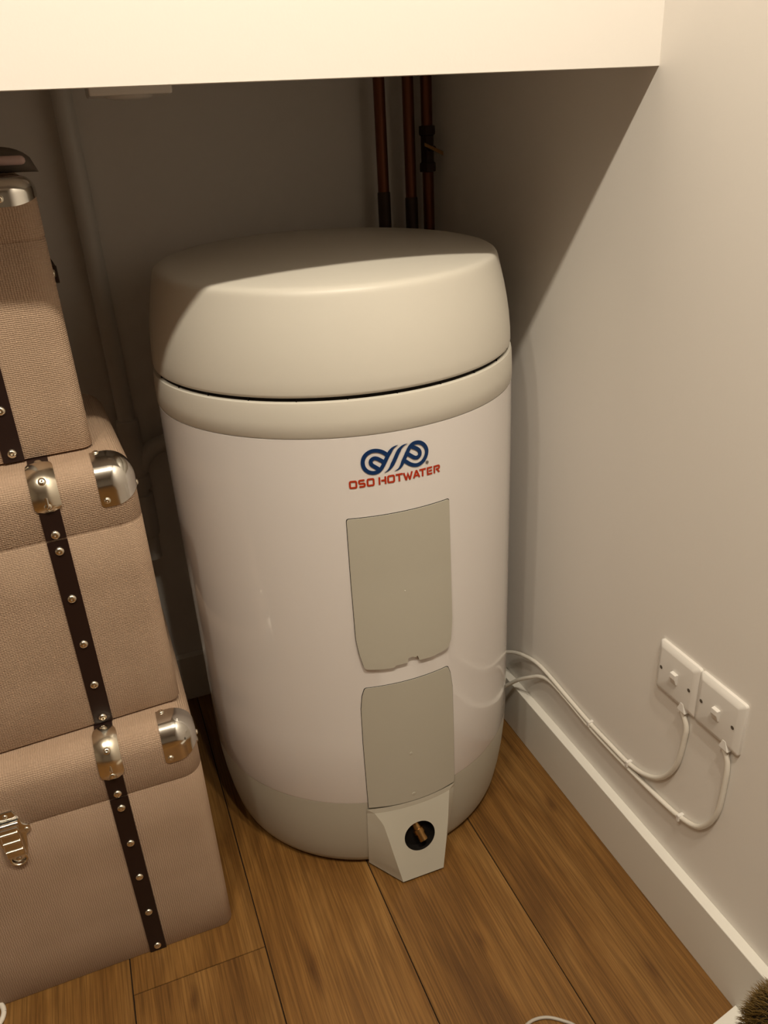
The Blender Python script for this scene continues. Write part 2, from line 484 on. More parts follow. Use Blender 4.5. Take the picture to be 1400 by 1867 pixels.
# printed mark and lettering, wrapped on the body
def ribbon(mb, pts, width, r=.28885, closed=False, taper=(0, 0)):
    P = [Vector((p[0] / 1000.0, p[1] / 1000.0)) for p in pts]
    n = len(P); Lr, Rr = [], []
    for i in range(n):
        if closed: a, c = P[i - 1], P[(i + 1) % n]
        else: a, c = P[max(i - 1, 0)], P[min(i + 1, n - 1)]
        t1 = (P[i] - a); t2 = (c - P[i])
        if t1.length < 1e-9: t1 = t2
        if t2.length < 1e-9: t2 = t1
        t1 = t1.normalized(); t2 = t2.normalized()
        t = (t1 + t2).normalized(); nn = Vector((-t.y, t.x))
        k = 1.0 / max(0.45, nn.dot(Vector((-t1.y, t1.x))))
        hw = width / 2000.0 * k
        if taper[0] and i < taper[0]: hw *= i / taper[0]
        if taper[1] and (n - 1 - i) < taper[1]: hw *= (n - 1 - i) / taper[1]
        Lr.append(P[i] + nn * hw); Rr.append(P[i] - nn * hw)
    rows = [[cyl_pt(q.x, q.y, r) for q in Lr], [cyl_pt(q.x, q.y, r) for q in Rr]]
    if closed:
        for q in rows: q.append(q[0])
    mb.grid(rows)
    # thin edge so that the print has its own thickness
    for row in rows:
        mb.grid([row, [(p[0] * .9990, p[1] * .9990, p[2]) for p in row]])


def sm2(pts, n=5):
    return [(p.x, p.y) for p in smooth_path([(a, b2, 0) for a, b2 in pts], n)]


A = [(-21.63, 795.59), (-24.21, 798.42), (-27.94, 801.16), (-32.44, 803.28), (-37.34, 804.47), (-43.04, 804.39), (-48.45, 802.32), (-52.83, 798.48), (-55.41, 793.2), (-56.01, 787.24), (-54.64, 781.42), (-51.15, 776.51), (-46.38, 773.52), (-41.07, 772.44), (-35.62, 773.51), (-31.58, 776.56), (-28.21, 781.31), (-25.47, 786.14), (-22.63, 791.33), (-19.88, 796.11), (-16.92, 800.42), (-13.6, 804.1), (-9.7, 806.37), (-5.26, 807.74)]
Bk = [(-26.66, 786.2), (-32.37, 790.45), (-36.46, 792.99), (-40.47, 793.65), (-43.93, 791.72), (-45.13, 788.26), (-43.67, 784.43), (-39.07, 780.7), (-33.16, 775.99)]
Ck = [(-26.84, 770.24), (-21.2, 773.06), (-17.03, 777.4), (-13.16, 783.64), (-9.83, 789.93), (-6.33, 796.55), (-2.56, 801.89), (2.29, 805.55), (8.9, 807.55)]
Dk = [(-12.19, 770.4), (-6.48, 772.2), (-2.24, 776.3), (1.31, 782.96), (4.87, 789.58), (8.43, 796.15), (12.13, 801.85), (17.11, 805.42), (23.03, 805.87), (28.95, 803.95), (34.02, 799.43), (37.17, 793.18), (37.34, 787.42), (35.19, 781.36), (30.6, 775.85), (24.41, 772.98), (18.41, 773.09), (11.77, 775.92), (6.13, 780.37), (2.32, 783.58)]
Ek = [(14.0, 801.6), (21.03, 797.75), (25.16, 794.1), (26.73, 789.85), (25.74, 785.99), (22.22, 783.74), (18.0, 784.58), (13.9, 787.57), (8.4, 791.9)]
emb = MB()
ribbon(emb, sm2(A), 5.5, taper=(0, 16))
ribbon(emb, sm2(Bk), 5.5, r=.28890)
ribbon(emb, sm2(Ck), 5.6, taper=(13, 13))
ribbon(emb, sm2(Dk), 5.5, r=.28885, taper=(14, 0))
ribbon(emb, sm2(Ek), 5.5, r=.28890)
body = [o for o in tank.children if o.name.startswith('body')][0] if tank.children else tank
emb.build('logo', M_BLUE, tank, smooth=False)
rg = MB()
ribbon(rg, [(37.78 + 1.9 * math.cos(k * PI / 10), 773.15 + 1.9 * math.sin(k * PI / 10)) for k in range(20)], 0.8, closed=True)
ribbon(rg, [(37.1, 772.2), (37.1, 774.1), (38.2, 774.1), (38.4, 773.6), (38.2, 773.2), (37.1, 773.2)], 0.5)
ribbon(rg, [(37.7, 773.2), (38.5, 772.2)], 0.5)
rg.build('registered_mark', M_GREY, tank, smooth=False)

H_ = 11.9
def rr_box(n=4, c=.16):
    pts = []
    for (x, y, a0) in ((1 - c, 1 - c * 1.2, 0), (c, 1 - c * 1.2, 90), (c, c * 1.2, 180), (1 - c, c * 1.2, 270)):
        for k in range(n + 1):
            a = math.radians(a0 + 90 * k / n); pts.append((x + c * math.cos(a), y + c * 1.2 * math.sin(a)))
    return pts
GL = {'O': [(rr_box(), True)],
      'S': [([(1, 1), (.2, 1), (.06, .95), (0, .84), (0, .66), (.06, .55), (.2, .5), (.8, .5), (.94, .45), (1, .34), (1, .16), (.94, .05), (.8, 0), (0, 0)], False)],
      'H': [([(0, -.1), (0, 1.1)], False), ([(1, -.1), (1, 1.1)], False), ([(.28, .5), (1, .5)], False)],
      'T': [([(-.12, 1), (1.12, 1)], False), ([(.5, 1), (.5, -.1)], False)],
      'W': [([(-.03, 1.1), (.24, -.02), (.30, -.02), (.5, .82), (.70, -.02), (.76, -.02), (1.03, 1.1)], False)],
      'A': [([(-.05, -.1), (.45, 1.0), (.55, 1.0), (1.05, -.1)], False), ([(.2, .26), (.72, .26)], False)],
      'E': [([(1.1, 1), (0, 1), (0, 0), (1.1, 0)], False), ([(.3, .5), (1.05, .5)], False)],
      'R': [([(0, -.1), (0, 1), (.8, 1), (.95, .94), (1, .84), (1, .66), (.95, .56), (.8, .5), (.3, .5)], False), ([(.52, .5), (1.0, -.1)], False)]}
SW = 2.55
txt = MB()
for ch, a, b2, z in (('O', -76.8, -65.44, 752.4), ('S', -64.06, -53.92, 752.9), ('O', -52.43, -41.31, 753.2), ('H', -35.71, -24.6, 753.4), ('O', -23.38, -12.08, 753.6), ('T', -11.25, -0.36, 753.6), ('W', -0.05, 14.45, 753.5), ('A', 15.0, 25.72, 753.4), ('T', 24.6, 35.48, 753.3), ('E', 36.86, 46.22, 753.2), ('R', 48.01, 58.93, 752.9)):
    h2 = SW / 2
    for pts, cl in GL[ch]:
        q = [(a + h2 + (b2 - a - SW) * x, z + h2 + (H_ - SW) * y) for x, y in pts]
        ribbon(txt, q, SW, closed=cl)
txt.build('lettering', M_RED, tank, smooth=False)

# connection housing at the foot of the cylinder
hs = empty('connection_housing'); hs.parent = tank


def base_r(z):
    pr = [(.2665, .011), (.2705, .022), (.277, .055), (.2825, .095), (.286, .135), (.2885, .1685)]
    for (r1, z1), (r2, z2) in zip(pr, pr[1:]):
        if z <= z2: return r1 + (r2 - r1) * max(0, (z - z1)) / (z2 - z1)
    return pr[-1][0]


def W2T(x, y, z): return (x - CX, y - CY, z)




def fy(x, z):
    arc = CY - math.sqrt(.2900 ** 2 - (x - CX) ** 2)
    t = max(0.0, min(1.0, (z - .003) / (.146 - .003)))
    return .9225 + (arc - .9225) * t


NR = 16
Ls, Fl, Fr, Rs = [], [], [], []
lx = [(.146, .2946), (.1226, .3066), (.0834, .3131), (.0494, .3185), (.0045, .3262)]
rx = [(.146, .4330), (.0872, .4220), (.0045, .4035)]


def interp(t, z):
    for (z1, x1), (z2, x2) in zip(t, t[1:]):
        if z >= z2 - 1e-9: return x1 + (x2 - x1) * (z1 - z) / (z1 - z2)
    return t[-1][1]


for i in range(NR + 1):
    z = .146 + (.0045 - .146) * i / NR
    r = base_r(z) + .0012
    aL = math.radians(-17.6 - .9 * (1 - z / .149)); aR = math.radians(15.0 - 1.0 * (1 - z / .149))
    Ls.append((r * math.sin(aL), -r * math.cos(aL), z))
    Rs.append((r * math.sin(aR), -r * math.cos(aR), z))
    Fl.append(W2T(interp(lx, z), fy(interp(lx, z), z), z)); Fr.append(W2T(interp(rx, z), fy(interp(rx, z), z), z))
hb = MB()
hb.grid([Ls, Fl]); hb.grid([Fr, Rs])
# sloping top strip up to the lower panel
zt = .1562; rt = .2896
nt = 12
topc = [(rt * math.sin(math.radians(-17.6 + (15.0 + 17.6) * k / nt)), -rt * math.cos(math.radians(-17.6 + 32.6 * k / nt)), zt) for k in range(nt + 1)]
frontc = []
for k in range(nt + 1):
    x = interp(lx, .146) + (interp(rx, .146) - interp(lx, .146)) * k / nt
    frontc.append(W2T(x, fy(x, .146), .146))
hb.grid([topc, frontc])
hb.add([topc[0], Ls[0], Fl[0]], [(0, 1, 2)]); hb.add([topc[-1], Rs[0], Fr[0]], [(0, 2, 1)])
hb.add([Ls[-1], Fl[-1], Fr[-1], Rs[-1]], [(0, 1, 2, 3)])
# front face with a round opening
HX, HZ, HR = .3672, .0838, .0283
NX_ = 12
outl = [(p[0] + CX, p[2]) for p in Fl] + [(q[0] + CX, q[2]) for q in [Vector(Fl[-1]).lerp(Vector(Fr[-1]), k / 8) for k in range(1, 8)]] + \
       [(p[0] + CX, p[2]) for p in reversed(Fr)] + [(q[0] + CX, q[2]) for q in [Vector(Fr[0]).lerp(Vector(Fl[0]), k / 8) for k in range(1, 8)]]
rows = []
hole = []
for (x, z) in outl:
    a = math.atan2(z - HZ, x - HX); hole.append((HX + HR * math.cos(a), HZ + HR * math.sin(a)))
for t in (0, .25, .5, .75, 1):
    rows.append([W2T(x + (hx - x) * t, fy(x + (hx - x) * t, z + (hz - z) * t), z + (hz - z) * t) for (x, z), (hx, hz) in zip(outl, hole)])
hb.grid(rows, close_u=True)
ho = hb.build('housing_shell', M_HOUS, hs, angle=25)
cup = MB()
NC = 40
c1 = [W2T(HX + HR * math.cos(2 * PI * k / NC), fy(HX + HR * math.cos(2 * PI * k / NC), HZ + HR * math.sin(2 * PI * k / NC)), HZ + HR * math.sin(2 * PI * k / NC)) for k in range(NC)]
c2 = [(p[0], min(p[1] + .013, -CY + .9530), p[2] + .001) for p in c1]
cup.grid([c1, c2], close_u=True)
cup.f.append(tuple(NC + k for k in range(NC)))
cup.build('recess', M_DARK, hs)
pp = MB()
p0 = Vector(W2T(.3640, .9570, .1010)); p1 = Vector(W2T(.3725, .9340, .0755))
dv = (p1 - p0).normalized()
pts = [p0, p0 + dv * .014, p0 + dv * .0141, p0 + dv * .022, p0 + dv * .0221, p1, p1]
pp.tube(pts + [p1 - dv * .012], [.0078, .0078, .0098, .0098, .0078, .0078, .0060, .0060], n=24)
dp = pp.build('drain_pipe', M_BRASS, hs)
bo = MB(); bo.tube([p1 - dv * .011, p1 - dv * .001], .0059, n=24); bo.build('bore', M_DARK, dp)

# ------------------------------------------------------------------ trunks


def rrect(wd, d, r, n=7):
    """Rounded rectangle around origin x in [-w/2,w/2], y in [0,d]; starts front-left corner, counter-clockwise."""
    out = []
    hw = wd / 2
    for cx, cy, a0 in ((hw - r, r, -90), (hw - r, d - r, 0), (-hw + r, d - r, 90), (-hw + r, r, 180)):
        for k in range(n + 1):
            a = math.radians(a0 + 90 * k / n)
            out.append((cx + r * math.cos(a), cy + r * math.sin(a)))
    return out


RV, RT = .031, .034


def loop_at(wd, d, i, off=0.0, n=7, rv=None):
    """cross-section inset by i (top rounding), offset outward by off."""
    j = i - off
    return [(x, y + j) for x, y in rrect(wd - 2 * j, d - 2 * j, max((rv or RV) - j, .0015), n)]


def top_profile(h, wd, d, n=9):
    """list of (inset, z) over the rounded top edge"""
    return [(RT * (1 - math.cos(PI / 2 * k / n)), h - RT + RT * math.sin(PI / 2 * k / n)) for k in range(n + 1)]


def patch(W, D, h, off, xmin, ymax, z_lo, top_ext, n=10):
    """Corner protector: covers the front-right-top corner with offset off."""
    hw = W / 2
    def ring(i):
        # perimeter points of the quarter: from (xmin, front) around the corner to (right, ymax)
        j = i
        r = max(RV - j, .0008)
        x1 = hw - j + off; y0 = j - off
        cx, cy = hw - j - r, j + r
        pts = []
        for k in range(n + 1):
            t = k / n
            pts.append((min(xmin, cx) + (cx - min(xmin, cx)) * t, y0))
        for k in range(1, n + 1):
            a = math.radians(-90 + 90 * k / n)
            pts.append((cx + (r + off) * math.cos(a), cy + (r + off) * math.sin(a)))
        for k in range(1, n + 1):
            t = k / n
            pts.append((x1, cy + (max(ymax, cy) - cy) * t))
        return pts
    rows = []
    NZ = 5
    zt = h - RT
    def lo(j):
        if j == 0: return z_lo + .0045
        if j == 1: return z_lo + .0012
        if j <= n: return z_lo
        t = min(1.0, (j - n) / n)
        return z_lo + min(.013, (zt - z_lo) * .6) * t * t * (3 - 2 * t)
    for k in range(NZ):
        rows.append([(x, y, lo(j) + (zt - lo(j)) * k / NZ) for j, (x, y) in enumerate(ring(0))])
    for i, z in [(RT * (1 - math.cos(PI / 2 * k / n)), zt + (RT + off) * math.sin(PI / 2 * k / n)) for k in range(n + 1)]:
        rows.append([(x, y, z) for x, y in ring(i)])
    for k in range(1, 4):
        i = RT + (top_ext - RT) * k / 3
        rows.append([(x, y, h + off) for x, y in ring(i)])
    return rows


def stud(r=.0062, hgt=.0036, n=20):
    mb = MB()
    mb.lathe([(r * 1.0, 0), (r * .97, hgt * .35), (r * .75, hgt * .8), (r * .4, hgt), (r * .18, hgt * .92), (.00005, hgt * .7)], n=n)
    return mb


def strap_profile(h, d, z0, z1, off, n=10, back=True):
    """yz polyline along the front from z0 up to z1 (or over the top)."""
    pts = []
    zt = h - RT
    if z1 <= zt:
        return [(-off, z0 + (z1 - z0) * k / 6) for k in range(7)]
    pts += [(-off, z0 + (zt - z0) * k / 6) for k in range(7)]
    for k in range(1, n + 1):
        a = PI / 2 * k / n
        pts.append((RT - (RT + off) * math.cos(a), zt + (RT + off) * math.sin(a)))
    if back:
        for k in range(1, 6):
            pts.append((RT + (d - 2 * RT) * k / 5, h + off))
        for k in range(1, n + 1):
            a = PI / 2 - PI / 2 * k / n
            pts.append((d - RT + (RT + off) * math.cos(a), zt + (RT + off) * math.sin(a)))
        pts.append((d + off, z0))
    return pts


def strap(h, d, x, wid, z0, z1, th, back=True, round_end=False):
    o = strap_profile(h, d, z0, z1, th, back=back)
    i = strap_profile(h, d, z0, z1, .0001, back=back)
    mb = MB(); hw = wid / 2
    def hwf(k): return hw
    rows = [[(x - hw, y, z) for y, z in i], [(x - hw, y, z) for y, z in o], [(x + hw, y, z) for y, z in o], [(x + hw, y, z) for y, z in i]]
    mb.grid(rows, close_v=True)
    n = len(o)
    b0 = 0
    mb.f.append((0, n, 2 * n, 3 * n)); mb.f.append((n - 1, 4 * n - 1, 3 * n - 1, 2 * n - 1))
    return mb


def trunk(name, label, W, D, h, lid_z, loc, rz, strap_dx, studs_front, cap_z, latch=True, prot=.026, hout=.0045):
    """origin: middle of the front bottom edge; x right, y to the back."""
    root = empty(name, loc, rz)
    tag(root, label, 'storage trunk', 'stack of beige storage trunks')
    g = .0011
    # body
    mb = MB()
    rb = .017
    rows = [[(x, y, .0) for x, y in loop_at(W, D, .0012, rv=rb)], [(x, y, .0015) for x, y in loop_at(W, D, 0, rv=rb)]]
    for k in range(1, 5): rows.append([(x, y, .0015 + (lid_z - g - .003) * k / 4) for x, y in loop_at(W, D, 0, rv=rb + (RV - rb) * k / 4)])
    rows.append([(x, y, lid_z - g) for x, y in loop_at(W, D, .0014)])
    mb.grid(rows, close_u=True)
    n = len(rows[0]); mb.f.append(tuple(range(n - 1, -1, -1))); mb.f.append(tuple(6 * n + k for k in range(n)))
    mb.build('body', M_LINEN, root, angle=60)
    # lid
    mb = MB()
    rows = [[(x, y, lid_z) for x, y in loop_at(W, D, .0012)], [(x, y, lid_z + .0015) for x, y in loop_at(W, D, 0)]]
    for i, z in top_profile(h, W, D): rows.append([(x, y, z) for x, y in loop_at(W, D, i)])
    rows.append([(x, y, h) for x, y in loop_at(W, D, RT + .01)])
    mb.grid(rows, close_u=True)
    n = len(rows[0]); mb.f.append(tuple((len(rows) - 1) * n + k for k in range(n))); mb.f.append(tuple(range(n - 1, -1, -1)))
    lid = mb.build('lid', M_LINEN, root, angle=60)
    # piping between body and lid
    mb = MB()
    lp_ = loop_at(W, D, .0016)
    pts = [(x, y, lid_z - g / 2) for x, y in lp_]
    mb.tube(pts + [pts[0]], .0012, n=6, caps=False)
    mb.build('piping', M_LINEN, root)
    SWD = .0255
    for sgn in (1, -1):
        x = sgn * strap_dx
        st = strap(h, D, x, SWD, .0005, lid_z - .002, .0022, back=False).build('strap', M_LEATHER, root, angle=30)
        sl = strap(h, D, x, SWD, lid_z + .001, h + 1, .0022, back=True).build('lid_strap', M_LEATHER, lid, angle=30)
        for z in studs_front:
            par = sl if z > lid_z else st
            s_ = stud().xform(Matrix.Translation((x, -.0021, z)) @ Matrix.Rotation(PI / 2, 4, 'X'))
            s_.build('stud', M_NICKEL, par, angle=80)
        # polished cap wrapping the lid edge over the strap
        cz = cap_z
        hwc = .0165
        mbc = MB(); NX = 8
        prof_ = strap_profile(h, D, cz, h + 1, .0026, n=12, back=False)
        prof_.append((RT + .006, h + .0026)); prof_.append((RT + .012, h + .0026))
        Lp = len(prof_)
        rows = []
        for i, (yy, zz) in enumerate(prof_):
            t = i / (Lp - 1)
            e = min(t, 1 - t)
            wsc = min(1.0, math.sqrt(max(0.0, 1 - (1 - min(1, e / .16)) ** 2)) * .62 + .38)
            # outward normal in the yz plane
            a0 = prof_[max(0, i - 1)]; a1 = prof_[min(Lp - 1, i + 1)]
            ty, tz = a1[0] - a0[0], a1[1] - a0[1]; ll = math.hypot(ty, tz) or 1
            ny, nz_ = -tz / ll, ty / ll
            row = []
            for k in range(NX + 1):
                u = -1 + 2 * k / NX
                bulge = .0048 * (1 - u * u) * min(1, e / .12)
                row.append((x + u * hwc * wsc, yy + ny * bulge, zz + nz_ * bulge))
            rows.append(row)
        mbc.grid(rows)
        mbc.grid([[(p[0], p[1] + (.0022 if p[2] < h - RT else .0), p[2] - (.0 if p[2] < h - RT else .0022)) for p in r_2] for r_2 in rows])
        cap = mbc.build('strap_cap', M_NICKEL, lid, angle=60)
        ca = math.radians(38)
        rb_ = MB(); rb_.tube([(x, -.0068, cz + .018), (x, -.0074, cz + .022), (x, -.0074, h - RT - .006), (x, -.0066, h - RT + .004)], [.0012, .0022, .0022, .0012], n=10)  # added rib imitates the dark streak reflected in the cap
        rb_.build('reflection_rib', M_CHROME, cap)
        for (yy, zz, ang) in ((-.0058, cz + .009, 0), (RT - (RT + .0068) * math.cos(ca), h - RT + (RT + .0068) * math.sin(ca), 38), (RT + .004, h + .0042, 90)):
            s_ = stud(.0052, .003).xform(Matrix.Translation((x, yy, zz)) @ Matrix.Rotation(PI / 2 - math.radians(ang), 4, 'X'))
            s_.build('stud', M_NICKEL, cap, angle=80)
    # corner protectors
    for sgn in (1, -1):
        rows = patch(W, D, h, .0014, W / 2 - .050, .046, h - RT - prot, .047)
        inner = patch(W, D, h, .0002, W / 2 - .050, .046, h - RT - prot, .047)
        mb = MB()
        mb.grid(rows); mb.grid(inner)
        edge = lambda R_: R_[0] + [r[-1] for r in R_[1:]] + R_[-1][-2::-1] + [r[0] for r in R_[-2:0:-1]]
        mb.grid([edge(rows), edge(inner)], close_u=True)
        if sgn < 0: mb.v = [(-a, b2, c) for a, b2, c in mb.v]
        cp = mb.build('corner_protector', M_CHROME, lid, angle=50)
        for (x, y, z, ang, axis) in ((W / 2 - .042, -.0012, h - RT - prot + .009, 90, 'X'), (W / 2 - .042, .042, h + .0012, 0, 'X'), (W / 2 + .0012, .038, h - RT - prot + .011, 90, 'Y'))[:3 if prot > .02 else 2]:
            m_ = Matrix.Translation((x * sgn, y, z)) @ Matrix.Rotation(math.radians(ang) * (sgn if axis == 'Y' else 1), 4, axis)
            stud(.0045, .003).xform(m_).build('stud', M_NICKEL, cp, angle=80)
    # leather carrying handles on the sides
    for sgn in (1, -1):
        xs = sgn * W / 2
        hz = lid_z - .055 if lid_z - .055 > .05 else lid_z * .6
        hd = MB()
        y0, y1 = D / 2 - .062, D / 2 + .062
        pts = smooth_path([(xs + sgn * .002, y0, hz), (xs + sgn * hout * .8, y0 + .02, hz - .004), (xs + sgn * hout, D / 2, hz - .010), (xs + sgn * hout * .8, y1 - .02, hz - .004), (xs + sgn * .002, y1, hz)], 5)
        rows = []
        for p in pts:
            rows.append([(p.x - .002, p.y, p.z - .011), (p.x + .002, p.y, p.z - .011), (p.x + .002, p.y, p.z + .011), (p.x - .002, p.y, p.z + .011)])
        hd.grid(rows, close_u=True); hd.f.append((3, 2, 1, 0))
        q = len(hd.v) - 4; hd.f.append((q, q + 1, q + 2, q + 3))
        hh = hd.build('side_handle', M_LEATHER, root)
        for yy in (y0, y1):
            s_ = stud(.006, .0035).xform(Matrix.Translation((xs + sgn * .0035, yy, hz)) @ Matrix.Rotation(sgn * PI / 2, 4, 'Y'))
            s_.build('stud', M_NICKEL, hh, angle=80)
    if latch:
        lt = empty('latch', (0, -.0002, lid_z)); lt.parent = root
        # back plate outline (x,z)
        o_ = [(-.010, .034), (.010, .034), (.0155, .020), (.0185, .006), (.026, .001), (.026, -.010), (.019, -.014), (.0150, -.040), (.0095, -.062), (-.0095, -.062), (-.0150, -.040), (-.019, -.014), (-.026, -.010), (-.026, .001), (-.0185, .006), (-.0155, .020)]
        o_ = rounded(o_, .003, n=3)
        mb = MB(); n = len(o_)
        mb.grid([[(x, 0, z) for x, z in o_], [(x, -.0016, z) for x, z in o_], [(x * .93, -.0026, z * .95 - .0005) for x, z in o_]], close_u=True)
        mb.f.append(tuple(2 * n + k for k in range(n)))
        mb.build('back_plate', M_CHROME, lt, angle=30)
        mb = MB(); mb.box((-.0125, -.0125, -.043), (.0125, -.002, .012))
        bdy = mb.build('hasp', M_CHROME, lt, smooth=False, bevel=.0028)
        for z in (.0035, -.0125, -.0285):
            r1 = MB(); r1.tube([(-.0112, -.0128, z), (.0112, -.0128, z)], .0019, n=10)
            r1.build('rib', M_NICKEL, bdy)
        r1 = MB(); r1.tube([(-.0145, -.0085, .0155), (.0145, -.0085, .0155)], .0042, n=14)
        r1.build('hinge_barrel', M_CHROME, lt)
        ring = MB()
        ring.tube([(.0105 * math.cos(k * PI / 12), -.0045, -.053 + .0105 * math.sin(k * PI / 12)) for k in range(25)], .0016, n=8, caps=False)
        ring.build('ring', M_NICKEL, lt)
        for x, z in ((-.0215, -.0045), (.0215, -.0045), (0, -.053), (0, .027)):
            stud(.0036, .0026).xform(Matrix.Translation((x, -.0024, z)) @ Matrix.Rotation(PI / 2, 4, 'X')).build('stud', M_NICKEL, lt, angle=80)
    return root


# bottom trunk: front right corner at x=.033, y=.968
trunk('storage_trunk', 'beige linen trunk on the floor, largest and bottom of the stack of three',
      .545, .410, .4315, .337, (.0335 - .2725, .966, 0), math.radians(.4), .1480, (.345, .317, .245, .172, .092, .012), .374)
trunk('storage_trunk', 'middle beige linen trunk of the stack, resting on the largest one',
      .500, .372, .3925, .3025, (.0245 - .250, 1.012, .4345), math.radians(3.6), .1365, (.310, .286, .213, .139, .069, .010), .343)
RT = .015
trunk('storage_trunk', 'smallest beige linen trunk on top of the stack, at the left edge',
      .455, .335, .3355, .2675, (-.020 - .2275, 1.070, .8300), math.radians(4.6), .1275, (.276, .255, .19, .13, .07, .012), .290, latch=True, prot=.0145, hout=.011)

# ------------------------------------------------------------------ switched outlets on the right wall


def outlet(y_c, label):
    root = empty('flex_outlet_plate', (XW, y_c, .4505), -PI / 2)   # local x to the right when facing the wall, -y away from the wall
    # rotate so that local -y points to -X world
    tag(root, label, 'switch', 'white switched outlets on the right wall')
    hw = .0428
    mb = MB()
    def ring(i, d_, r=.004):
        return [(x, -d_, y - (hw - i)) for x, y in rrect(2 * (hw - i), 2 * (hw - i), r, 4)]
    rows = [ring(0, 0), ring(0, .0045), ring(.0012, .0058), ring(.0075, .0092, .003), ring(.0095, .0096, .003)]
    mb.grid(rows, close_u=True); n = len(rows[0]); mb.f.append(tuple(4 * n + k for k in range(n)))
    mb.build('face_plate', M_PVC, root, angle=25)
    sw = MB()
    sw.add([(-.0062, -.0096, .010), (.0062, -.0096, .010), (.0062, -.0096, -.009), (-.0062, -.0096, -.009),
            (-.0058, -.0150, .0095), (.0058, -.0150, .0095), (.0058, -.0118, -.0085), (-.0058, -.0118, -.0085), (-.0058, -.0155, .0020), (.0058, -.0155, .0020)],
           [(0, 1, 5, 4), (2, 3, 7, 6), (4, 5, 9, 8), (8, 9, 6, 7), (0, 4, 8, 7, 3), (1, 2, 6, 9, 5)])
    sw.build('rocker_switch', M_PVC, root, smooth=False, bevel=.0008)
    for x in (-.0302, .0302):
        s_ = MB(); s_.lathe([(.0042, .0002), (.0034, .0003), (.0031, -.003), (.0026, -.003)], n=20)
        s_.f.append(tuple(3 * 20 + k for k in range(20)))
        c = s_.xform(Matrix.Translation((x, -.0096, 0)) @ Matrix.Rotation(PI / 2, 4, 'X')).build('screw_recess', M_PVC, root)
        s2 = MB(); s2.lathe([(.0029, 0), (.0001, .0001)], n=16)
        s2.xform(Matrix.Translation((x, -.0099, 0)) @ Matrix.Rotation(PI / 2, 4, 'X')).build('screw', M_SLOT, root)
    ou = MB()
    ou.add([(-.002, -.0100, -.030), (.004, -.0100, -.030), (.0105, -.0112, -.0445), (-.0065, -.0112, -.0445), (-.0065, -.001, -.0445), (.0105, -.001, -.0445), (0.004, -.001, -.030), (-.002, -.001, -.030)],
           [(0, 1, 2, 3), (3, 2, 5, 4), (0, 3, 4, 7), (1, 6, 5, 2), (0, 7, 6, 1)])
    ou.xform(Matrix.Translation((.0195, 0, 0))).build('cord_outlet', M_PVC, root, smooth=False, bevel=.001)
    return root


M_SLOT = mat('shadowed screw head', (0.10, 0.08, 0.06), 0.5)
outlet(.7450, 'white switched flex outlet on the right wall, the one nearer the cylinder')
outlet(.6590, 'white switched flex outlet on the right wall, the one farther from the cylinder')


# ------------------------------------------------------------------ white flexes
def cable(name, pts, r, label, clips=()):
    root = empty(name, pts[0]); P0 = Vector(pts[0])
    path = smooth_path(pts, 8)
    mb = MB(); mb.tube([p - P0 for p in path], r, n=14)
    mb.build('flex', M_FLEX, root)
    tag(root, label, 'cable', 'white cables to the switched outlets')
    for c in clips:
        cc = Vector(c) - P0
        m2 = MB(); m2.box((-.0058, -.003, -.0062), (.0055, .003, .0062))
        m2.xform(Matrix.Translation(cc)).build('cable_clip', M_PVC, root, smooth=False, bevel=.0015)
    return root


xw = XW - .0050
cable('power_cable', [(xw - .002, .7255, .408), (xw, .7150, .385), (xw, .7140, .362), (xw, .7226, .302), (xw, .7495, .2525), (xw, .7865, .2255), (xw, .8284, .2130), (xw, .8800, .2110), (xw, .9404, .2105),
                      (xw, 1.0100, .2145), (xw, 1.0804, .2195), (xw, 1.1250, .2185), (xw - .002, 1.1637, .2095), (.700, 1.200, .1965), (.6920, 1.2308, .1800), (.678, 1.262, .162), (.664, 1.300, .150)],
      .0040, 'white power cable from the nearer outlet, the upper of the two along the wall',
      clips=((xw, .8284, .2130), (xw, .9404, .2105)))
cable('power_cable', [(xw - .002, .6395, .408), (xw, .6310, .385), (xw, .6290, .350), (xw, .6337, .2860), (xw, .6590, .2355), (xw, .6985, .2160), (xw, .7500, .2080), (xw, .8318, .2030), (xw, .8900, .2015), (xw, .9490, .2025),
                      (xw, 1.0150, .2080), (xw, 1.0736, .2090), (xw - .003, 1.1050, .2000), (xw - .008, 1.1300, .1835), (.688, 1.165, .155), (.678, 1.1935, .124), (.664, 1.2250, .090), (.654, 1.262, .070)],
      .0040, 'white power cable from the farther outlet, drooping lower behind the cylinder',
      clips=((xw, .700, .2155), ))

# ------------------------------------------------------------------ copper pipes behind the cylinder
YPIPE = 1.552


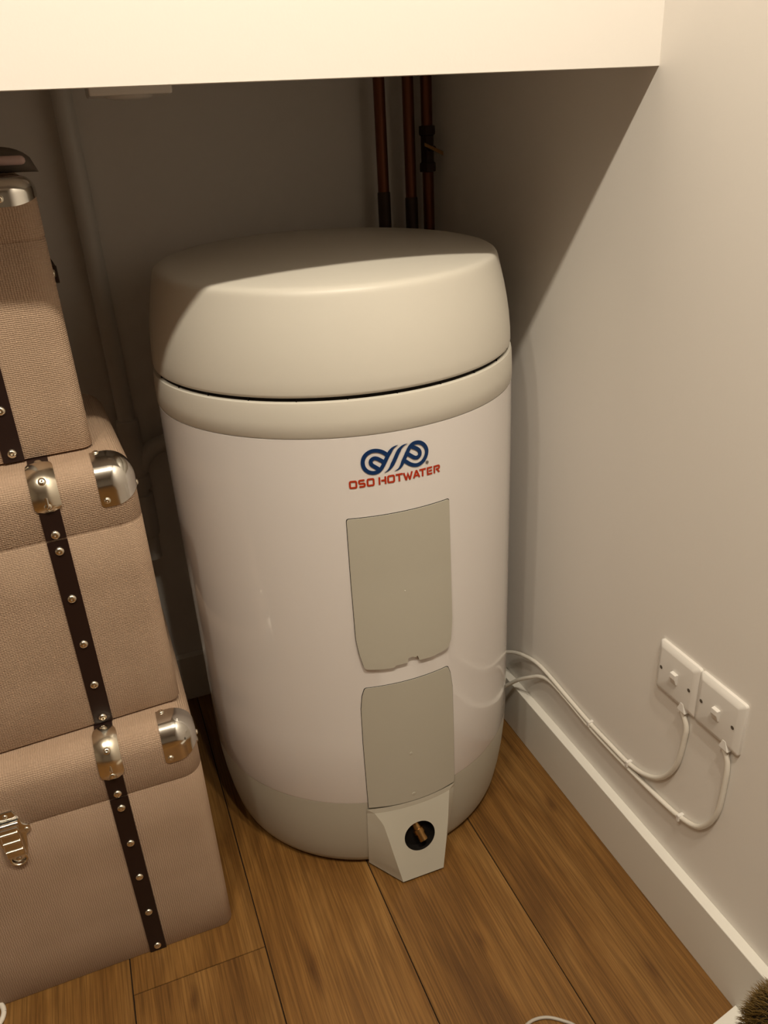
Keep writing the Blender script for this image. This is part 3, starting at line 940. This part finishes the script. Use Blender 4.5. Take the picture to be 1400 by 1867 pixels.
def copper(x, label, zj=None, valve=False):
    root = empty('copper_pipe', (x, YPIPE, 0))
    tag(root, label, 'pipe', 'copper pipes behind the cylinder')
    mb = MB(); mb.tube([(0, 0, 0.0), (0, 0, ZA)], .0108, n=24)
    mb.build('tube', M_COPPER, root)
    if zj:
        j = MB(); j.lathe([(.0108, zj + .001), (.0122, zj - .001), (.0124, zj - .01), (.0124, .60), (.0108, .598)], n=24)
        j.build('sleeve', M_SLEEVE, root)
    if valve:
        v = MB()
        v.lathe([(.0108, 1.192), (.0165, 1.191), (.0170, 1.180), (.0165, 1.176), (.0135, 1.174), (.0135, 1.128), (.0165, 1.126), (.0170, 1.117), (.0165, 1.111), (.0108, 1.110)], n=6)
        v.build('valve_body', M_SLEEVE, root, angle=20)
        st = MB(); st.tube([(0, -.010, 1.152), (0, -.030, 1.152)], .005, n=12)
        st.build('spindle', M_SLEEVE, root)
        lv = MB()
        lv.add([(-.020, -.031, 1.163), (-.020, -.034, 1.163), (.018, -.034, 1.146), (.018, -.031, 1.146), (-.020, -.031, 1.157), (-.020, -.034, 1.157), (.018, -.034, 1.139), (.018, -.031, 1.139)],
               [(0, 1, 2, 3), (4, 7, 6, 5), (1, 5, 6, 2), (0, 3, 7, 4), (0, 4, 5, 1), (3, 2, 6, 7)])
        lv.build('lever', M_BRASS, root, smooth=False, bevel=.0008)
    return root


copper(.589, 'dark copper pipe rising behind the cylinder, leftmost of the three', zj=1.080)
copper(.646, 'dark copper pipe rising behind the cylinder, middle one of the three', zj=1.066)
copper(.683, 'dark copper pipe with a small lever valve, rightmost of the three', valve=True)

# ------------------------------------------------------------------ white waste pipe in the corner behind the trunks
wp = empty('waste_pipe', (.040, 1.575, 0))
tag(wp, 'white plastic waste pipe running down the back wall between trunks and cylinder', 'pipe')
mb = MB(); mb.tube([(0, 0, .40), (0, 0, ZA)], .0168, n=28); mb.build('tube', M_WASTE, wp)
mb = MB(); mb.lathe([(.0168, .707), (.0215, .705), (.0218, .680), (.0205, .678), (.0205, .590), (.0225, .588), (.0225, .560), (.0170, .558)], n=28)
mb.build('tee_fitting', M_WASTE, wp)
mb = MB(); mb.lathe([(.0168, .548), (.0225, .546), (.0225, .470), (.021, .455), (.0168, .450)], n=28)
mb.build('coupling', M_WASTE, wp)
mb = MB(); mb.tube(smooth_path([(.006, 0, .600), (.018, 0, .622), (.040, 0, .640), (.070, 0, .647), (.110, 0, .650), (.30, 0, .655)], 6), .0168, n=24)
mb.build('branch', M_WASTE, wp)

# ------------------------------------------------------------------ fitting on the recess ceiling
cf = empty('ceiling_fitting', (.120, 1.285, ZA))
tag(cf, 'small pale fitting with rounded underside, just below the bulkhead edge at left', 'light fitting')
mb = MB(); mb.box((-.0545, -.04, -.083), (.0545, .04, 0)); mb.build('base', M_PVC, cf, smooth=False, bevel=.003)
mb = MB(); mb.lathe([(.034, -.0825), (.030, -.0855), (.020, -.0872), (.0003, -.088)], n=32); mb.build('dome', M_PVC, cf)

# ------------------------------------------------------------------ thing on the top trunk
bg = empty('rolled_bundle', (-.040, 1.20, 1.1660))
tag(bg, 'dark rounded bundle with a pale pink band, lying on the top trunk', 'bundle')
mb = MB()
rows = []
for i in range(33):
    t = i / 32; x = -.20 + .224 * t
    u = max(0.0, (t - .72) / .28); e = math.sqrt(max(0.0, 1 - u ** 3)) if u > 0 else 1
    e = max(e, .02)
    rows.append([(x, .028 + .028 * e * math.cos(2 * PI * k / 24), .0168 * e + .0160 * e * math.sin(2 * PI * k / 24) + .0008) for k in range(24)])
mb.grid(rows, close_u=True); mb.f.append(tuple((len(rows) - 1) * 24 + k for k in range(24)))
mb.build('roll', mat('dark cloth', (.13, .105, .085), .8), bg)
mb = MB(); mb.tube([(-.20, .000, .0175), (-.06, -.002, .0170), (.006, -.003, .0165), (.0095, -.003, .0164), (.0115, -.003, .0164)], [.0056, .0056, .0056, .0045, .002], n=16)
mb.build('pink_band', mat('pale pink trim', (.62, .44, .41), .5), bg)

# ------------------------------------------------------------------ loose things at the picture's lower edge
wl = empty('loose_cable', (.430, .570, .0027))
tag(wl, 'thin greyish white cable looping on the wood floor in front of the cylinder', 'cable')
mb = MB()
mb.tube(smooth_path([(-.085, -.10, 0), (-.070, -.02, 0), (-.052, .038, 0), (-.028, .056, 0), (-.001, .055, 0), (.022, .040, 0), (.037, .021, 0), (.052, -.03, 0), (.058, -.10, 0)], 8), .0024, n=12)
mb.build('flex', mat('grey white flex', (.42, .38, .33), .4), wl)

rgx = empty('white_ring', (-.352, .950, .004))
tag(rgx, 'white ring lying on the floor at the bottom left, in front of the largest trunk', 'ring')
mb = MB()
mb.tube([(.026 * math.cos(k * PI / 20), .026 * math.sin(k * PI / 20), .0) for k in range(41)], .0040, n=10, caps=False)
mb.build('hoop', M_FLEX, rgx)

wb = empty('white_board', (.60, .45, 0))
tag(wb, 'white board lying on the floor in the bottom right corner against the skirting', 'board')
mb = MB()
mb.add([(-.30, -.17, .0), (.0925, -.17, 0), (.0925, .078, 0), (-.06, .050, 0), (-.30, .006, 0),
        (-.30, -.17, .012), (.0925, -.17, .012), (.0925, .078, .012), (-.06, .050, .012), (-.30, .006, .012)],
       [(0, 4, 3, 2, 1), (5, 6, 7, 8, 9), (0, 1, 6, 5), (1, 2, 7, 6), (2, 3, 8, 7), (3, 4, 9, 8), (4, 0, 5, 9)])
mb.build('panel', M_SKIRT, wb, smooth=False, bevel=.001)

# dark fluffy cushion
fc = MB(); hair = MB()
rnd = random.Random(3)
nu, nv = 28, 18
AX = (.044, .055, .092)
def fpt(u, v, k=1.0):
    th = 2 * PI * u; ph = PI * v
    return Vector((AX[0] * math.sin(ph) * math.cos(th), AX[1] * math.sin(ph) * math.sin(th), AX[2] * math.cos(ph))) * k
fc.grid([[fpt(u / nu, v / nv) for u in range(nu)] for v in range(nv + 1)], close_u=True)
for i in range(5200):
    u, v = rnd.random(), math.acos(1 - 2 * rnd.random()) / PI
    p = fpt(u, v, .97); nrm = Vector((p.x / AX[0] ** 2, p.y / AX[1] ** 2, p.z / AX[2] ** 2)).normalized()
    d = (nrm + Vector((rnd.uniform(-.6, .6), rnd.uniform(-.6, .6), rnd.uniform(-.6, .6)))).normalized()
    s_ = d.orthogonal().normalized() * .0007; ln = rnd.uniform(.010, .020)
    q = p + d * ln * .6; e_ = p + d * ln + Vector((0, 0, -.003))
    b3 = s_.cross(d).normalized() * .0007
    hair.add([p + s_, p - s_ * .5 + b3, p - s_ * .5 - b3, q + s_ * .6, q - s_ * .3 + b3 * .6, q - s_ * .3 - b3 * .6, e_], [(0, 1, 4, 3), (1, 2, 5, 4), (2, 0, 3, 5), (3, 4, 6), (4, 5, 6), (5, 3, 6)])
fz = empty('fluffy_cushion', (.653, .412, .1200))
tag(fz, 'dark brown fluffy cushion with golden fringe in the bottom right corner', 'cushion')
fc.build('pad', mat('dark brown cloth', (.02, .012, .006), .9), fz)
ho = hair.build('fringe', mat('golden brown fluff', (.13, .072, .010), .7), fz)
ho['kind'] = 'stuff'
